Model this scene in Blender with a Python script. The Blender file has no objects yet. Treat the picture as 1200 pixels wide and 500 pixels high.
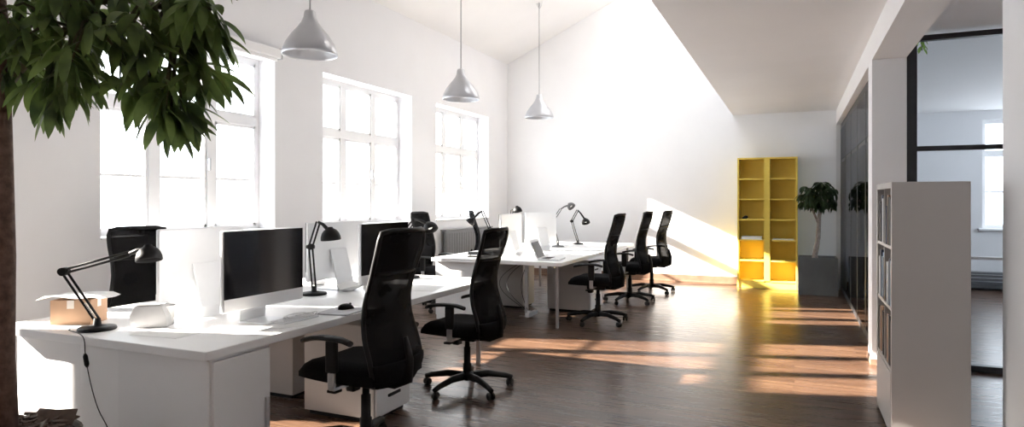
import bpy, bmesh, math, random
from mathutils import Vector, Matrix
random.seed(7)
PI = math.pi
S = bpy.context.scene
C = S.collection

# ------------------------------------------------------------------ camera frame
FPX, AY, CAMH, VH = 760.0, math.radians(23.5), 1.42, 235.0
SA, CA = math.sin(AY), math.cos(AY)
def at(u, v, d):
    """world point seen at pixel (u, v) of the photograph, at depth d"""
    xc = (u - 600) / FPX
    return Vector(((-SA + xc*CA)*d, (CA + xc*SA)*d, CAMH + (VH - v)/FPX*d))

# ------------------------------------------------------------------ materials
def mat(name, col, rough=0.5, metal=0.0, var=0.0, scale=8.0, bump=0.0, spec=0.5, coat=0.0):
    m = bpy.data.materials.new(name); m.use_nodes = True
    nt = m.node_tree; b = nt.nodes['Principled BSDF']
    b.inputs['Roughness'].default_value = rough
    b.inputs['Metallic'].default_value = metal
    b.inputs['Specular IOR Level'].default_value = spec
    b.inputs['Coat Weight'].default_value = coat
    b.inputs['Base Color'].default_value = (*col, 1)
    if var or bump:
        tc = nt.nodes.new('ShaderNodeTexCoord')
        n = nt.nodes.new('ShaderNodeTexNoise'); n.inputs['Scale'].default_value = scale; n.inputs['Detail'].default_value = 5
        nt.links.new(tc.outputs['Object'], n.inputs['Vector'])
        if var:
            r = nt.nodes.new('ShaderNodeValToRGB')
            r.color_ramp.elements[0].position = 0.3; r.color_ramp.elements[1].position = 0.7
            r.color_ramp.elements[0].color = (*[c*(1-var) for c in col], 1)
            r.color_ramp.elements[1].color = (*[min(1, c*(1+var)) for c in col], 1)
            nt.links.new(n.outputs['Fac'], r.inputs['Fac']); nt.links.new(r.outputs['Color'], b.inputs['Base Color'])
        if bump:
            bp = nt.nodes.new('ShaderNodeBump'); bp.inputs['Strength'].default_value = bump; bp.inputs['Distance'].default_value = 0.01
            nt.links.new(n.outputs['Fac'], bp.inputs['Height']); nt.links.new(bp.outputs['Normal'], b.inputs['Normal'])
    return m

def glass_mat(name, tint, gloss, rough=0.0, refl=(1, 1, 1)):
    m = bpy.data.materials.new(name); m.use_nodes = True
    nt = m.node_tree; nt.nodes.clear()
    o = nt.nodes.new('ShaderNodeOutputMaterial'); mx = nt.nodes.new('ShaderNodeMixShader')
    t = nt.nodes.new('ShaderNodeBsdfTransparent'); t.inputs['Color'].default_value = (*tint, 1)
    g = nt.nodes.new('ShaderNodeBsdfGlossy'); g.inputs['Roughness'].default_value = rough; g.inputs['Color'].default_value = (*refl, 1)
    f = nt.nodes.new('ShaderNodeLayerWeight'); f.inputs['Blend'].default_value = gloss
    nt.links.new(f.outputs['Fresnel'], mx.inputs['Fac'])
    nt.links.new(t.outputs[0], mx.inputs[1]); nt.links.new(g.outputs[0], mx.inputs[2])
    nt.links.new(mx.outputs[0], o.inputs['Surface'])
    return m

def mesh_fabric(name, col, alpha):
    m = bpy.data.materials.new(name); m.use_nodes = True
    nt = m.node_tree; b = nt.nodes['Principled BSDF']; o = nt.nodes['Material Output']
    b.inputs['Base Color'].default_value = (*col, 1); b.inputs['Roughness'].default_value = 0.75
    b.inputs['Specular IOR Level'].default_value = 0.06
    t = nt.nodes.new('ShaderNodeBsdfTransparent'); mx = nt.nodes.new('ShaderNodeMixShader')
    tc = nt.nodes.new('ShaderNodeTexCoord'); n = nt.nodes.new('ShaderNodeTexNoise'); n.inputs['Scale'].default_value = 7.0
    mr = nt.nodes.new('ShaderNodeMapRange'); mr.inputs['From Min'].default_value = 0.35; mr.inputs['From Max'].default_value = 0.7
    mr.inputs['To Min'].default_value = alpha - 0.10; mr.inputs['To Max'].default_value = min(1, alpha + 0.1)
    nt.links.new(tc.outputs['Object'], n.inputs['Vector']); nt.links.new(n.outputs['Fac'], mr.inputs['Value'])
    nt.links.new(mr.outputs[0], mx.inputs['Fac'])
    nt.links.new(t.outputs[0], mx.inputs[1]); nt.links.new(b.outputs[0], mx.inputs[2]); nt.links.new(mx.outputs[0], o.inputs['Surface'])
    return m

def wood_floor(name):
    m = bpy.data.materials.new(name); m.use_nodes = True
    nt = m.node_tree; b = nt.nodes['Principled BSDF']; N = nt.nodes.new; L = nt.links.new
    tc = N('ShaderNodeTexCoord')
    br = N('ShaderNodeTexBrick'); br.offset = 0.37; br.inputs['Scale'].default_value = 1.0
    br.inputs['Brick Width'].default_value = 0.85; br.inputs['Row Height'].default_value = 0.085
    br.inputs['Mortar Size'].default_value = 0.0015; br.inputs['Mortar Smooth'].default_value = 0.1; br.inputs['Bias'].default_value = 0.0
    br.inputs['Color1'].default_value = (0.062, 0.034, 0.022, 1); br.inputs['Color2'].default_value = (0.115, 0.066, 0.041, 1)
    br.inputs['Mortar'].default_value = (0.02, 0.011, 0.008, 1)
    L(tc.outputs['Object'], br.inputs['Vector'])
    mp = N('ShaderNodeMapping'); mp.inputs['Scale'].default_value = (2.2, 40, 1)
    n = N('ShaderNodeTexNoise'); n.inputs['Scale'].default_value = 1.0; n.inputs['Detail'].default_value = 6
    L(tc.outputs['Object'], mp.inputs['Vector']); L(mp.outputs[0], n.inputs['Vector'])
    r = N('ShaderNodeValToRGB'); r.color_ramp.elements[0].color = (0.62, 0.6, 0.58, 1); r.color_ramp.elements[1].color = (1.25, 1.22, 1.2, 1)
    r.color_ramp.elements[0].position = 0.3; r.color_ramp.elements[1].position = 0.72
    L(n.outputs['Fac'], r.inputs['Fac'])
    mx = N('ShaderNodeMix'); mx.data_type = 'RGBA'; mx.blend_type = 'MULTIPLY'; mx.inputs[0].default_value = 1.0
    L(br.outputs['Color'], mx.inputs[6]); L(r.outputs['Color'], mx.inputs[7]); L(mx.outputs[2], b.inputs['Base Color'])
    n2 = N('ShaderNodeTexNoise'); n2.inputs['Scale'].default_value = 0.8
    L(mp.outputs[0], n2.inputs['Vector'])
    mr = N('ShaderNodeMapRange'); mr.inputs['To Min'].default_value = 0.24; mr.inputs['To Max'].default_value = 0.32
    L(n2.outputs['Fac'], mr.inputs['Value']); L(mr.outputs[0], b.inputs['Roughness'])
    bp = N('ShaderNodeBump'); bp.inputs['Strength'].default_value = 0.05; bp.inputs['Distance'].default_value = 0.002
    L(br.outputs['Fac'], bp.inputs['Height']); bp.invert = True; L(bp.outputs['Normal'], b.inputs['Normal'])
    b.inputs['Specular IOR Level'].default_value = 0.5
    return m

M = {}
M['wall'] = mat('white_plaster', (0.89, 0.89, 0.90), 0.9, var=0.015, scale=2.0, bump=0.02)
M['wall_left_shaded'] = mat('window_wall_shaded_plaster', (0.79, 0.79, 0.81), 0.9, var=0.015, scale=2.0, bump=0.02)  # same white plaster darkened; this wall's dimmer light is put into the colour
M['ceil'] = mat('ceiling_paint', (0.86, 0.85, 0.85), 0.9, var=0.015, scale=1.5)
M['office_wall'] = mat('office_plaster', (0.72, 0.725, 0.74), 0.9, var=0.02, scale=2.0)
M['floor'] = wood_floor('dark_wood_strip_floor')
M['office_floor'] = mat('office_grey_floor', (0.16, 0.165, 0.18), 0.35, var=0.12, scale=5)
M['base_wood'] = mat('oak_skirting', (0.20, 0.12, 0.08), 0.45, var=0.15, scale=9)
M['frame_white'] = mat('white_window_paint', (0.84, 0.84, 0.85), 0.45, var=0.01)
M['pane'] = glass_mat('clear_pane', (0.97, 0.98, 0.99), 0.12)
M['part_glass'] = glass_mat('partition_pane', (0.62, 0.66, 0.70), 0.25, 0.03, (0.50, 0.51, 0.53))
M['office_glass'] = glass_mat('office_front_pane', (0.93, 0.95, 0.97), 0.2, 0.02)
M['dark_frame'] = mat('anthracite_metal', (0.035, 0.037, 0.042), 0.4, 0.3, var=0.1)
M['desk'] = mat('white_laminate', (0.84, 0.84, 0.84), 0.32, var=0.012, scale=3)
M['cab'] = mat('white_lacquer', (0.80, 0.80, 0.80), 0.4, var=0.012, scale=3)
M['metal'] = mat('brushed_metal', (0.55, 0.55, 0.56), 0.35, 0.9, var=0.06, scale=30)
M['silver'] = mat('silver_aluminium', (0.80, 0.81, 0.83), 0.38, 0.25, var=0.02)
M['black'] = mat('black_plastic', (0.009, 0.009, 0.010), 0.5, var=0.2, scale=14, spec=0.22)
M['lampblack'] = mat('black_enamel', (0.008, 0.008, 0.009), 0.5, var=0.1, spec=0.2)
M['lampgrey'] = mat('grey_enamel', (0.12, 0.12, 0.125), 0.35, var=0.1)
M['seat'] = mat('black_upholstery', (0.007, 0.007, 0.008), 0.9, var=0.25, scale=60, bump=0.1, spec=0.08)
M['mesh'] = mesh_fabric('black_mesh_fabric', (0.008, 0.008, 0.009), 0.93)
M['screen'] = mat('black_glass_screen', (0.010, 0.010, 0.012), 0.08, var=0.05, spec=0.6)
M['rubber'] = mat('black_rubber', (0.02, 0.02, 0.02), 0.7, var=0.2)
M['pend'] = mat('pale_grey_enamel', (0.54, 0.55, 0.58), 0.32, 0.35, var=0.03, coat=0.2)
M['pend_in'] = mat('white_enamel', (0.88, 0.88, 0.88), 0.5, var=0.01)
M['cord'] = mat('pale_cord', (0.42, 0.42, 0.44), 0.6, var=0.05)
M['bulb'] = mat('opal_bulb', (0.9, 0.9, 0.88), 0.3, var=0.01)
M['yellow'] = mat('yellow_lacquer', (0.84, 0.63, 0.11), 0.45, var=0.04, scale=5)
M['paper'] = mat('white_paper', (0.86, 0.86, 0.85), 0.85, var=0.02, scale=20)
M['greypaper'] = mat('grey_magazine', (0.50, 0.50, 0.53), 0.6, var=0.15, scale=18)
M['card'] = mat('brown_cardboard', (0.44, 0.28, 0.18), 0.85, var=0.06, scale=12)
M['cardpale'] = mat('pale_cardboard', (0.72, 0.68, 0.63), 0.85, var=0.03, scale=12)
M['key'] = mat('white_keys', (0.78, 0.78, 0.79), 0.5, var=0.02)
M['bark'] = mat('brown_bark', (0.115, 0.072, 0.055), 0.9, var=0.4, scale=28, bump=0.6)
M['twig'] = mat('green_brown_twig', (0.08, 0.075, 0.035), 0.8, var=0.3, scale=25)
M['palebark'] = mat('pale_bark', (0.30, 0.25, 0.22), 0.9, var=0.3, scale=28, bump=0.4)
M['soil'] = mat('dark_soil', (0.030, 0.022, 0.018), 0.95, var=0.5, scale=30, bump=0.8)
M['chip'] = mat('bark_chip', (0.10, 0.068, 0.052), 0.85, var=0.45, scale=16)
M['pot_dark'] = mat('grey_fibre_cement', (0.13, 0.135, 0.135), 0.7, var=0.08, scale=6)
M['pot_big'] = mat('woven_planter', (0.16, 0.13, 0.11), 0.8, var=0.25, scale=20)
M['deskleg'] = mat('grey_leg_paint', (0.30, 0.28, 0.27), 0.5, var=0.05)
M['radiator'] = mat('grey_radiator_paint', (0.22, 0.22, 0.23), 0.4, var=0.03)
M['shelf'] = mat('pale_shelf_laminate', (0.45, 0.43, 0.415), 0.45, var=0.015, scale=3)
M['slate'] = mat('slate_slats', (0.09, 0.095, 0.105), 0.5, var=0.1)
def leaf_mat(name, c1, c2):
    m = bpy.data.materials.new(name); m.use_nodes = True
    nt = m.node_tree; b = nt.nodes['Principled BSDF']; N = nt.nodes.new; L = nt.links.new
    tc = N('ShaderNodeTexCoord'); n = N('ShaderNodeTexNoise'); n.inputs['Scale'].default_value = 7.0; n.inputs['Detail'].default_value = 3
    r = N('ShaderNodeValToRGB'); r.color_ramp.elements[0].color = (*c1, 1); r.color_ramp.elements[1].color = (*c2, 1)
    r.color_ramp.elements[0].position = 0.32; r.color_ramp.elements[1].position = 0.7
    L(tc.outputs['Object'], n.inputs['Vector']); L(n.outputs['Fac'], r.inputs['Fac']); L(r.outputs['Color'], b.inputs['Base Color'])
    b.inputs['Roughness'].default_value = 0.42; b.inputs['Specular IOR Level'].default_value = 0.4
    tr = N('ShaderNodeBsdfTranslucent'); L(r.outputs['Color'], tr.inputs['Color'])
    mx = N('ShaderNodeMixShader'); mx.inputs['Fac'].default_value = 0.42
    L(b.outputs[0], mx.inputs[1]); L(tr.outputs[0], mx.inputs[2]); L(mx.outputs[0], nt.nodes['Material Output'].inputs['Surface'])
    return m
M['leaf'] = leaf_mat('dark_green_leaf', (0.042, 0.070, 0.024), (0.21, 0.30, 0.085))
M['leaf2'] = leaf_mat('deep_green_leaf', (0.018, 0.036, 0.018), (0.05, 0.09, 0.035))
M['leaf3'] = leaf_mat('fresh_green_leaf', (0.16, 0.30, 0.05), (0.30, 0.46, 0.10))

# ------------------------------------------------------------------ mesh helpers
def bx(bm, x0, x1, y0, y1, z0, z1, bev=0.0, seg=2, mtx=None):
    r = bmesh.ops.create_cube(bm, size=1.0)
    vs = r['verts']
    for v in vs:
        v.co = Vector(((x0+x1)/2 + v.co.x*(x1-x0), (y0+y1)/2 + v.co.y*(y1-y0), (z0+z1)/2 + v.co.z*(z1-z0)))
    if bev > 0:
        es = list({e for v in vs for e in v.link_edges})
        res = bmesh.ops.bevel(bm, geom=es, offset=bev, segments=seg, affect='EDGES', profile=0.5)
        vs = list({v for f in res['faces'] for v in f.verts} | {v for v in vs if v.is_valid})
    if mtx is not None:
        for v in vs: v.co = mtx @ v.co
    return vs

def tube(bm, pts, r, n=8, cap=True):
    pts = [Vector(p) for p in pts]
    rs = r if isinstance(r, (list, tuple)) else [r]*len(pts)
    rings = []; up = None
    for i, p in enumerate(pts):
        a = pts[max(0, i-1)]; b = pts[min(len(pts)-1, i+1)]
        t = (b - a).normalized()
        if up is None:
            up = Vector((0, 0, 1)) if abs(t.z) < 0.9 else Vector((1, 0, 0))
        s = t.cross(up)
        if s.length < 1e-5: s = t.cross(Vector((0, 1, 0)))
        s.normalize(); up = s.cross(t).normalized()
        rings.append([bm.verts.new(p + (s*math.cos(2*PI*k/n) + up*math.sin(2*PI*k/n))*rs[i]) for k in range(n)])
    for i in range(len(rings)-1):
        for k in range(n):
            f = bm.faces.new((rings[i][k], rings[i][(k+1) % n], rings[i+1][(k+1) % n], rings[i+1][k])); f.smooth = True
    if cap:
        bm.faces.new(list(reversed(rings[0]))); bm.faces.new(rings[-1])

def lathe(bm, prof, n=24, mtx=None, closed=False):
    rings = []
    for (r, z) in prof:
        rings.append([bm.verts.new(Vector((r*math.cos(2*PI*k/n), r*math.sin(2*PI*k/n), z))) for k in range(n)])
    for i in range(len(rings)-1):
        for k in range(n):
            f = bm.faces.new((rings[i][k], rings[i][(k+1) % n], rings[i+1][(k+1) % n], rings[i+1][k])); f.smooth = True
    if not closed:
        if prof[0][0] > 1e-4: bm.faces.new(list(reversed(rings[0])))
        if prof[-1][0] > 1e-4: bm.faces.new(rings[-1])
    if mtx is not None:
        for ring in rings:
            for v in ring: v.co = mtx @ v.co

def obj(name, bm, m, parent=None, smooth=False):
    bmesh.ops.remove_doubles(bm, verts=bm.verts, dist=1e-6)
    bmesh.ops.recalc_face_normals(bm, faces=bm.faces)
    me = bpy.data.meshes.new(name); bm.to_mesh(me); bm.free()
    if smooth:
        for p in me.polygons: p.use_smooth = True
    me.materials.append(M[m] if isinstance(m, str) else m)
    o = bpy.data.objects.new(name, me); C.objects.link(o)
    if parent is not None: o.parent = parent
    return o

def part(name, m, parent, fn, smooth=False):
    bm = bmesh.new(); fn(bm)
    return obj(name, bm, m, parent, smooth)

def box_part(name, m, parent, x0, x1, y0, y1, z0, z1, bev=0.0):
    return part(name, m, parent, lambda bm: bx(bm, x0, x1, y0, y1, z0, z1, bev))

def thing(name, label, cat, loc=(0, 0, 0), rotz=0.0, group=None):
    o = bpy.data.objects.new(name, None); C.objects.link(o)
    o.empty_display_size = 0.1
    o.location = loc; o.rotation_euler = (0, 0, rotz)
    o['label'] = label; o['category'] = cat
    if group: o['group'] = group
    return o

def tag(o, label, cat, group=None):
    o['label'] = label; o['category'] = cat
    if group: o['group'] = group
    return o

def struct(name, m, fn, parent=None):
    bm = bmesh.new(); fn(bm)
    o = obj(name, bm, m, parent)
    if parent is None: o['kind'] = 'structure'
    return o

def dup(root, loc, rotz, label, scale=1.0):
    r = root.copy(); C.objects.link(r); r.location = loc; r.rotation_euler = (0, 0, rotz); r['label'] = label
    r.scale = (scale,)*3
    for ch in list(root.children):
        c = ch.copy(); C.objects.link(c); c.parent = r
        for g in list(ch.children):
            d = g.copy(); C.objects.link(d); d.parent = c
    return r

def leaf(bm, base, d, length, width, droop=0.4, roll=0.0, nseg=6):
    d = Vector(d).normalized(); p = Vector(base)
    side = d.cross(Vector((0, 0, 1)))
    if side.length < 0.05: side = Vector((math.cos(roll*3), math.sin(roll*3), 0))
    side.normalize(); side = Matrix.Rotation(roll, 3, d) @ side
    rows = []
    step = length/nseg
    for i in range(nseg+1):
        t = i/nseg
        w = width*0.5*(math.sin(PI*t)**0.75) if 0 < t < 1 else 0.0008
        nrm = side.cross(d).normalized()
        rows.append((bm.verts.new(p - side*w + nrm*w*0.28), bm.verts.new(p), bm.verts.new(p + side*w + nrm*w*0.28)))
        d = (d + Vector((0, 0, -1))*droop/nseg).normalized()
        side = (side - d*side.dot(d)).normalized()
        p = p + d*step
    for i in range(nseg):
        a, b = rows[i], rows[i+1]
        for k in range(2):
            f = bm.faces.new((a[k], a[k+1], b[k+1], b[k])); f.smooth = True

# ------------------------------------------------------------------ room shell
XL, YF, YB = -5.14, 11.6, -2.0          # left wall, far wall, wall behind
XE, ZC = -0.95, 2.87                    # edge and height of the flat ceiling
ZW, SL = 4.08, 0.463                    # top of the left wall, slope of the roof
def zroof(x): return ZW + SL*(x - XL)
struct('floor', 'floor', lambda bm: bx(bm, XL-0.4, 4.6, YB, 13.0, -0.1, 0.0))

WINS = [(3.48, 5.40), (6.18, 8.14), (8.84, 10.75), (1.55, 2.62), (-1.7, -0.1)]
ZS, ZT = 1.10, 2.95
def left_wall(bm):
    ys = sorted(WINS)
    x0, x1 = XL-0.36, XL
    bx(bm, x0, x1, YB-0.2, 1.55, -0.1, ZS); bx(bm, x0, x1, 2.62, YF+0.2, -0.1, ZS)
    bx(bm, x0, x1, 1.55, 2.62, -0.1, 0.12)        # unseen window by the tree, narrowed and lowered to place sun on the cupboard
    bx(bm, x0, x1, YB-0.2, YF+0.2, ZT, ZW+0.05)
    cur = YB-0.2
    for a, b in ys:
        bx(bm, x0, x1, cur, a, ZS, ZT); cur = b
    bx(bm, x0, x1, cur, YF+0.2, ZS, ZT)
struct('wall_left', 'wall_left_shaded', left_wall)
def far_wall(bm):
    bx(bm, XL, 0.62, YF, YF+0.2, -0.1, 6.3)
struct('wall_far', 'wall', far_wall)
struct('wall_back', 'wall', lambda bm: bx(bm, XL, 1.2, YB-0.2, YB, -0.1, 6.3))
struct('wall_right', 'wall', lambda bm: (bx(bm, 1.09, 1.3, YB, 4.5, 0, ZC), bx(bm, 1.3, 4.6, 4.3, 4.5, 0, ZC)))
struct('wall_upper', 'radiator', lambda bm: bx(bm, XE, XE+0.15, YB, YF, ZC+0.12, 6.4))  # unseen wall, dark grey to cut light bounced onto the left wall
struct('ceiling', 'ceil', lambda bm: bx(bm, XE, 4.6, YB, 13.0, ZC, ZC+0.14))
# pitched roof; unseen skylights, placed and sized to brighten far and left walls
SKY = [(6.0, 8.0), (8.9, 11.48)]
SX0, SX1 = -2.95, -1.25
SN = [-2.1, -2.95]        # lower edge of each opening
def roof(bm):
    def slab(x0, x1, y0, y1, t=0.18):
        vs = [bm.verts.new((x, y, zroof(x) + dz)) for dz in (0, t) for (x, y) in ((x0, y0), (x1, y0), (x1, y1), (x0, y1))]
        for idx in ((3, 2, 1, 0), (4, 5, 6, 7), (0, 1, 5, 4), (1, 2, 6, 5), (2, 3, 7, 6), (3, 0, 4, 7)):
            bm.faces.new([vs[i] for i in idx])
    slab(XL-0.4, SX0, YB, YF); slab(SX1, XE+0.2, YB, YF)
    cur = YB
    for (a, b), q in zip(SKY, SN):
        slab(SX0, SX1, cur, a); cur = b
        if q > SX0: slab(SX0, q, a, b)
    slab(SX0, SX1, cur, YF)
struct('ceiling_slope', 'ceil', roof)
for i, (a, b) in enumerate(SKY):
    q = SN[i]
    def fr(bm, a=a, b=b, q=q):
        for (x0, x1, y0, y1) in ((q, q+0.06, a, b), (SX1-0.06, SX1, a, b), (q+.06, SX1-.06, a, a+.06), (q+.06, SX1-.06, b-.06, b)):
            vs = [bm.verts.new((x, y, zroof(x) + dz)) for dz in (0.10, 0.2) for (x, y) in ((x0, y0), (x1, y0), (x1, y1), (x0, y1))]
            for idx in ((3, 2, 1, 0), (4, 5, 6, 7), (0, 1, 5, 4), (1, 2, 6, 5), (2, 3, 7, 6), (3, 0, 4, 7)):
                bm.faces.new([vs[k] for k in idx])
    w = struct('window_%d' % (6+i), 'frame_white', fr)
    def pn(bm, a=a, b=b, q=q):
        vs = [bm.verts.new((x, y, zroof(x)+0.15)) for (x, y) in ((q+.05, a+.05), (SX1-.05, a+.05), (SX1-.05, b-.05), (q+.05, b-.05))]
        bm.faces.new(vs)
    struct('pane', 'pane', pn, w)

# windows in the left wall: frame, three lights over three, one glazing bar, panes
def make_window(n, y0, y1, ZS=ZS):
    xf0, xf1 = XL-0.30, XL-0.23
    zt = 2.27
    def fr(bm):
        w = 0.055
        bx(bm, xf0, xf1, y0, y0+w, ZS, ZT); bx(bm, xf0, xf1, y1-w, y1, ZS, ZT)
        bx(bm, xf0, xf1, y0+w, y1-w, ZS, ZS+w); bx(bm, xf0, xf1, y0+w, y1-w, ZT-w, ZT)
        bx(bm, xf0-0.01, xf1+0.02, y0+w, y1-w, zt-0.045, zt+0.045)
        L = y1-y0
        for k in (1, 2):
            yc = y0 + L*k/3
            bx(bm, xf0-0.005, xf1+0.012, yc-0.045, yc+0.045, ZS+w, ZT-w)
        for k in range(3):
            a = y0 + L*k/3 + 0.05; b = y0 + L*(k+1)/3 - 0.05
            bx(bm, xf0+.015, xf1-.01, a, b, 1.63, 1.655)
            for (c0, c1) in ((ZS+w, zt-.045), (zt+.045, ZT-w)):      # sash rails
                bx(bm, xf0+.01, xf1+.004, a, a+.025, c0, c1); bx(bm, xf0+.01, xf1+.004, b-.025, b, c0, c1)
                bx(bm, xf0+.01, xf1+.004, a, b, c0, c0+.03); bx(bm, xf0+.01, xf1+.004, a, b, c1-.03, c1)
    w = struct('window_%d' % n, 'frame_white', fr)
    def pane(bm):
        vs = [bm.verts.new(((xf0+xf1)/2, y, z)) for (y, z) in ((y0+.03, ZS+.03), (y1-.03, ZS+.03), (y1-.03, ZT-.03), (y0+.03, ZT-.03))]
        bm.faces.new(vs)
    struct('pane', 'pane', pane, w)
    struct('window_sill', 'frame_white', lambda bm: bx(bm, xf1-0.02, XL+0.015, y0+0.002, y1-0.002, ZS, ZS+0.02, 0.006), w)
    struct('handle', 'metal', lambda bm: bx(bm, xf1+.012, xf1+.05, (y0+y1)/2+0.27, (y0+y1)/2+0.29, 1.72, 1.84, 0.005), w)
for i, (a, b) in enumerate(WINS): make_window(i+1, a, b, 0.12 if i == 3 else ZS)

# skirting
struct('baseboard_far', 'base_wood', lambda bm: (bx(bm, XL, 0.60, YF-0.02, YF, 0, 0.13, 0.004), bx(bm, XL, 0.60, YF-0.035, YF-0.02, 0, 0.03, 0.004)))
struct('baseboard_left', 'base_wood', lambda bm: bx(bm, XL, XL+0.02, YB, YF-0.04, 0, 0.11, 0.004))

# beam, pillar, glazed partition on the right
PX0, PX1 = 0.62, 0.88
struct('trim_1', 'ceil', lambda bm: bx(bm, PX0, PX1, YB, YF, 2.64, ZC))          # beam under the ceiling
struct('trim_2', 'wall', lambda bm: bx(bm, PX0, PX1, 6.40, 6.70, 0, 2.64))          # pillar
struct('baseboard_pillar', 'base_wood', lambda bm: (bx(bm, PX0-0.012, PX1, 6.388, 6.40, 0, 0.05), bx(bm, PX0-0.012, PX0, 6.40, 6.70, 0, 0.05)))
part_t = thing('glazed_partition', 'long dark-framed glass partition running to the far wall', 'partition', (0.72, 6.70, 0))
def pframe(bm):
    L = YF-6.70
    bx(bm, -.03, .03, 0, L, 0, .08); bx(bm, -.03, .03, 0, L, 2.56, 2.64)
    for k in range(6):
        y = 0.03 + k*(L-.06)/5
        bx(bm, -.035, .035, y-.03, y+.03, .08, 2.56)
    bx(bm, -.028, .028, .06, L-.06, 2.02, 2.07)
part('frame', 'dark_frame', part_t, pframe)
def ppanes(bm):
    L = YF-6.70
    for k in range(5):
        a = .06 + k*(L-.06)/5; b = .0 + (k+1)*(L-.06)/5
        for z0, z1 in ((.08, 2.02), (2.07, 2.56)):
            bx(bm, -.034, -.026, a, b, z0, z1)
part('pane', 'part_glass', part_t, ppanes)

# office front facing the camera (right), and the room behind
of_t = thing('glazed_office_front', 'dark-framed glass office front behind the white shelf unit', 'partition', (PX1, 6.5, 0))
def oframe(bm):
    bx(bm, 0, .085, -.04, .04, 0, 2.87)
    bx(bm, .085, 3.7, -.03, .03, 2.785, 2.83)
    bx(bm, .085, 3.7, -.03, .03, 1.845, 1.885)
    bx(bm, .085, 3.7, -.03, .03, 0, .05)
    bx(bm, 1.6, 1.66, -.03, .03, 0, 2.87); bx(bm, 3.64, 3.7, -.03, .03, 0, 2.87)
part('frame', 'dark_frame', of_t, oframe)
part('mid_rail', 'metal', of_t, lambda bm: bx(bm, .085, 3.64, -.02, .02, 0.93, 0.955))
def opanes(bm):
    for a, b in ((.085, 1.6), (1.66, 3.64)):
        for z0, z1 in ((.05, .93), (.955, 1.845), (1.885, 2.785)):
            bx(bm, a, b, -.004, .004, z0, z1)
part('pane', 'office_glass', of_t, opanes)
OY = 12.6
def offwall(bm):
    wx0, wx1, wz0, wz1 = 2.78, 4.1, 0.97, 2.72
    bx(bm, 0.62, wx0, OY, OY+.25, 0, ZC); bx(bm, wx1, 4.6, OY, OY+.25, 0, ZC)
    bx(bm, wx0, wx1, OY, OY+.25, 0, wz0); bx(bm, wx0, wx1, OY, OY+.25, wz1, ZC)
    bx(bm, 0.62, 0.70, YF, OY, 0, ZC)
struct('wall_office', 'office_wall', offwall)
OW_ADDED = [(6.8, 9.4), (9.7, 12.3)]  # unseen side windows, added to brighten the office
def offside(bm):
    bx(bm, 4.55, 4.75, 4.5, OY+.25, 0, .9); bx(bm, 4.55, 4.75, 4.5, OY+.25, 2.7, ZC)
    cur = 4.5
    for a, b in OW_ADDED: bx(bm, 4.55, 4.75, cur, a, .9, 2.7); cur = b
    bx(bm, 4.55, 4.75, cur, OY+.25, .9, 2.7)
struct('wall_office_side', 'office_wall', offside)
for i, (a, b) in enumerate(OW_ADDED):
    def fr2(bm, a=a, b=b):
        bx(bm, 4.62, 4.68, a, a+.06, .9, 2.7); bx(bm, 4.62, 4.68, b-.06, b, .9, 2.7); bx(bm, 4.62, 4.68, a+.06, b-.06, .9, .96); bx(bm, 4.62, 4.68, a+.06, b-.06, 2.64, 2.7)
        bx(bm, 4.62, 4.68, a+.06, b-.06, 2.13, 2.2); bx(bm, 4.62, 4.68, (a+b)/2-.03, (a+b)/2+.03, .96, 2.64)
    w = struct('window_%d' % (11+i), 'frame_white', fr2)
    struct('pane', 'pane', lambda bm, a=a, b=b: bm.faces.new([bm.verts.new((4.65, y, z)) for (y, z) in ((a+.02, .92), (b-.02, .92), (b-.02, 2.68), (a+.02, 2.68))]), w)
def offwin(bm):
    x0, x1, z0, z1 = 2.78, 4.1, .97, 2.72
    y0, y1 = OY+.08, OY+.15
    w = .06
    bx(bm, x0, x0+w, y0, y1, z0, z1); bx(bm, x1-w, x1, y0, y1, z0, z1)
    bx(bm, x0+w, x1-w, y0, y1, z0, z0+w); bx(bm, x0+w, x1-w, y0, y1, z1-w, z1)
    bx(bm, x0+w, x1-w, y0, y1, 2.13, 2.23); bx(bm, 3.41, 3.47, y0, y1, z0+w, z1-w); bx(bm, x0+w, x1-w, y0+.02, y1-.02, 1.55, 1.575)
w = struct('window_10', 'frame_white', offwin)
struct('pane', 'pane', lambda bm: bm.faces.new([bm.verts.new((x, OY+.115, z)) for (x, z) in ((2.8, 1), (4.08, 1), (4.08, 2.7), (2.8, 2.7))]), w)
struct('window_sill', 'frame_white', lambda bm: bx(bm, 2.72, 4.16, OY-.06, OY+.1, .94, .975, .006), w)
struct('baseboard_office', 'slate', lambda bm: bx(bm, .70, 4.55, OY-.03, OY, 0, .09))
rad = thing('slatted_bench', 'low dark slatted bench along the back wall of the glazed office', 'bench', (2.9, OY-.30, 0))
part('slats', 'slate', rad, lambda bm: [bx(bm, -1.0, 1.0, -.02, .0, .05+.055*k, .09+.055*k) for k in range(4)])
part('top', 'slate', rad, lambda bm: bx(bm, -1.0, 1.0, -.02, .20, .265, .29))
for s in (-.97, .97):
    part('leg', 'slate', rad, lambda bm, s=s: bx(bm, s-.02, s+.02, 0.0, .18, 0, .265))

# hanging green sprig in the office corner
sp = thing('trailing_plant', 'small bright green leaf sprig hanging at top corner of office glass', 'plant', (PX1+.14, 6.62, 2.83))
def sprig(bm):
    for k in range(9):
        a = k*2.4
        leaf(bm, (0.01*math.cos(a), 0.01*math.sin(a), -.02*k*.5), (math.cos(a), math.sin(a), -.6), .07, .03, 1.2, 0, 4)
part('foliage', 'leaf3', sp, sprig)
part('stem', 'twig', sp, lambda bm: tube(bm, [(0, 0, .04), (0, 0, -.02), (.005, 0, -.10)], .004, 6))

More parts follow.
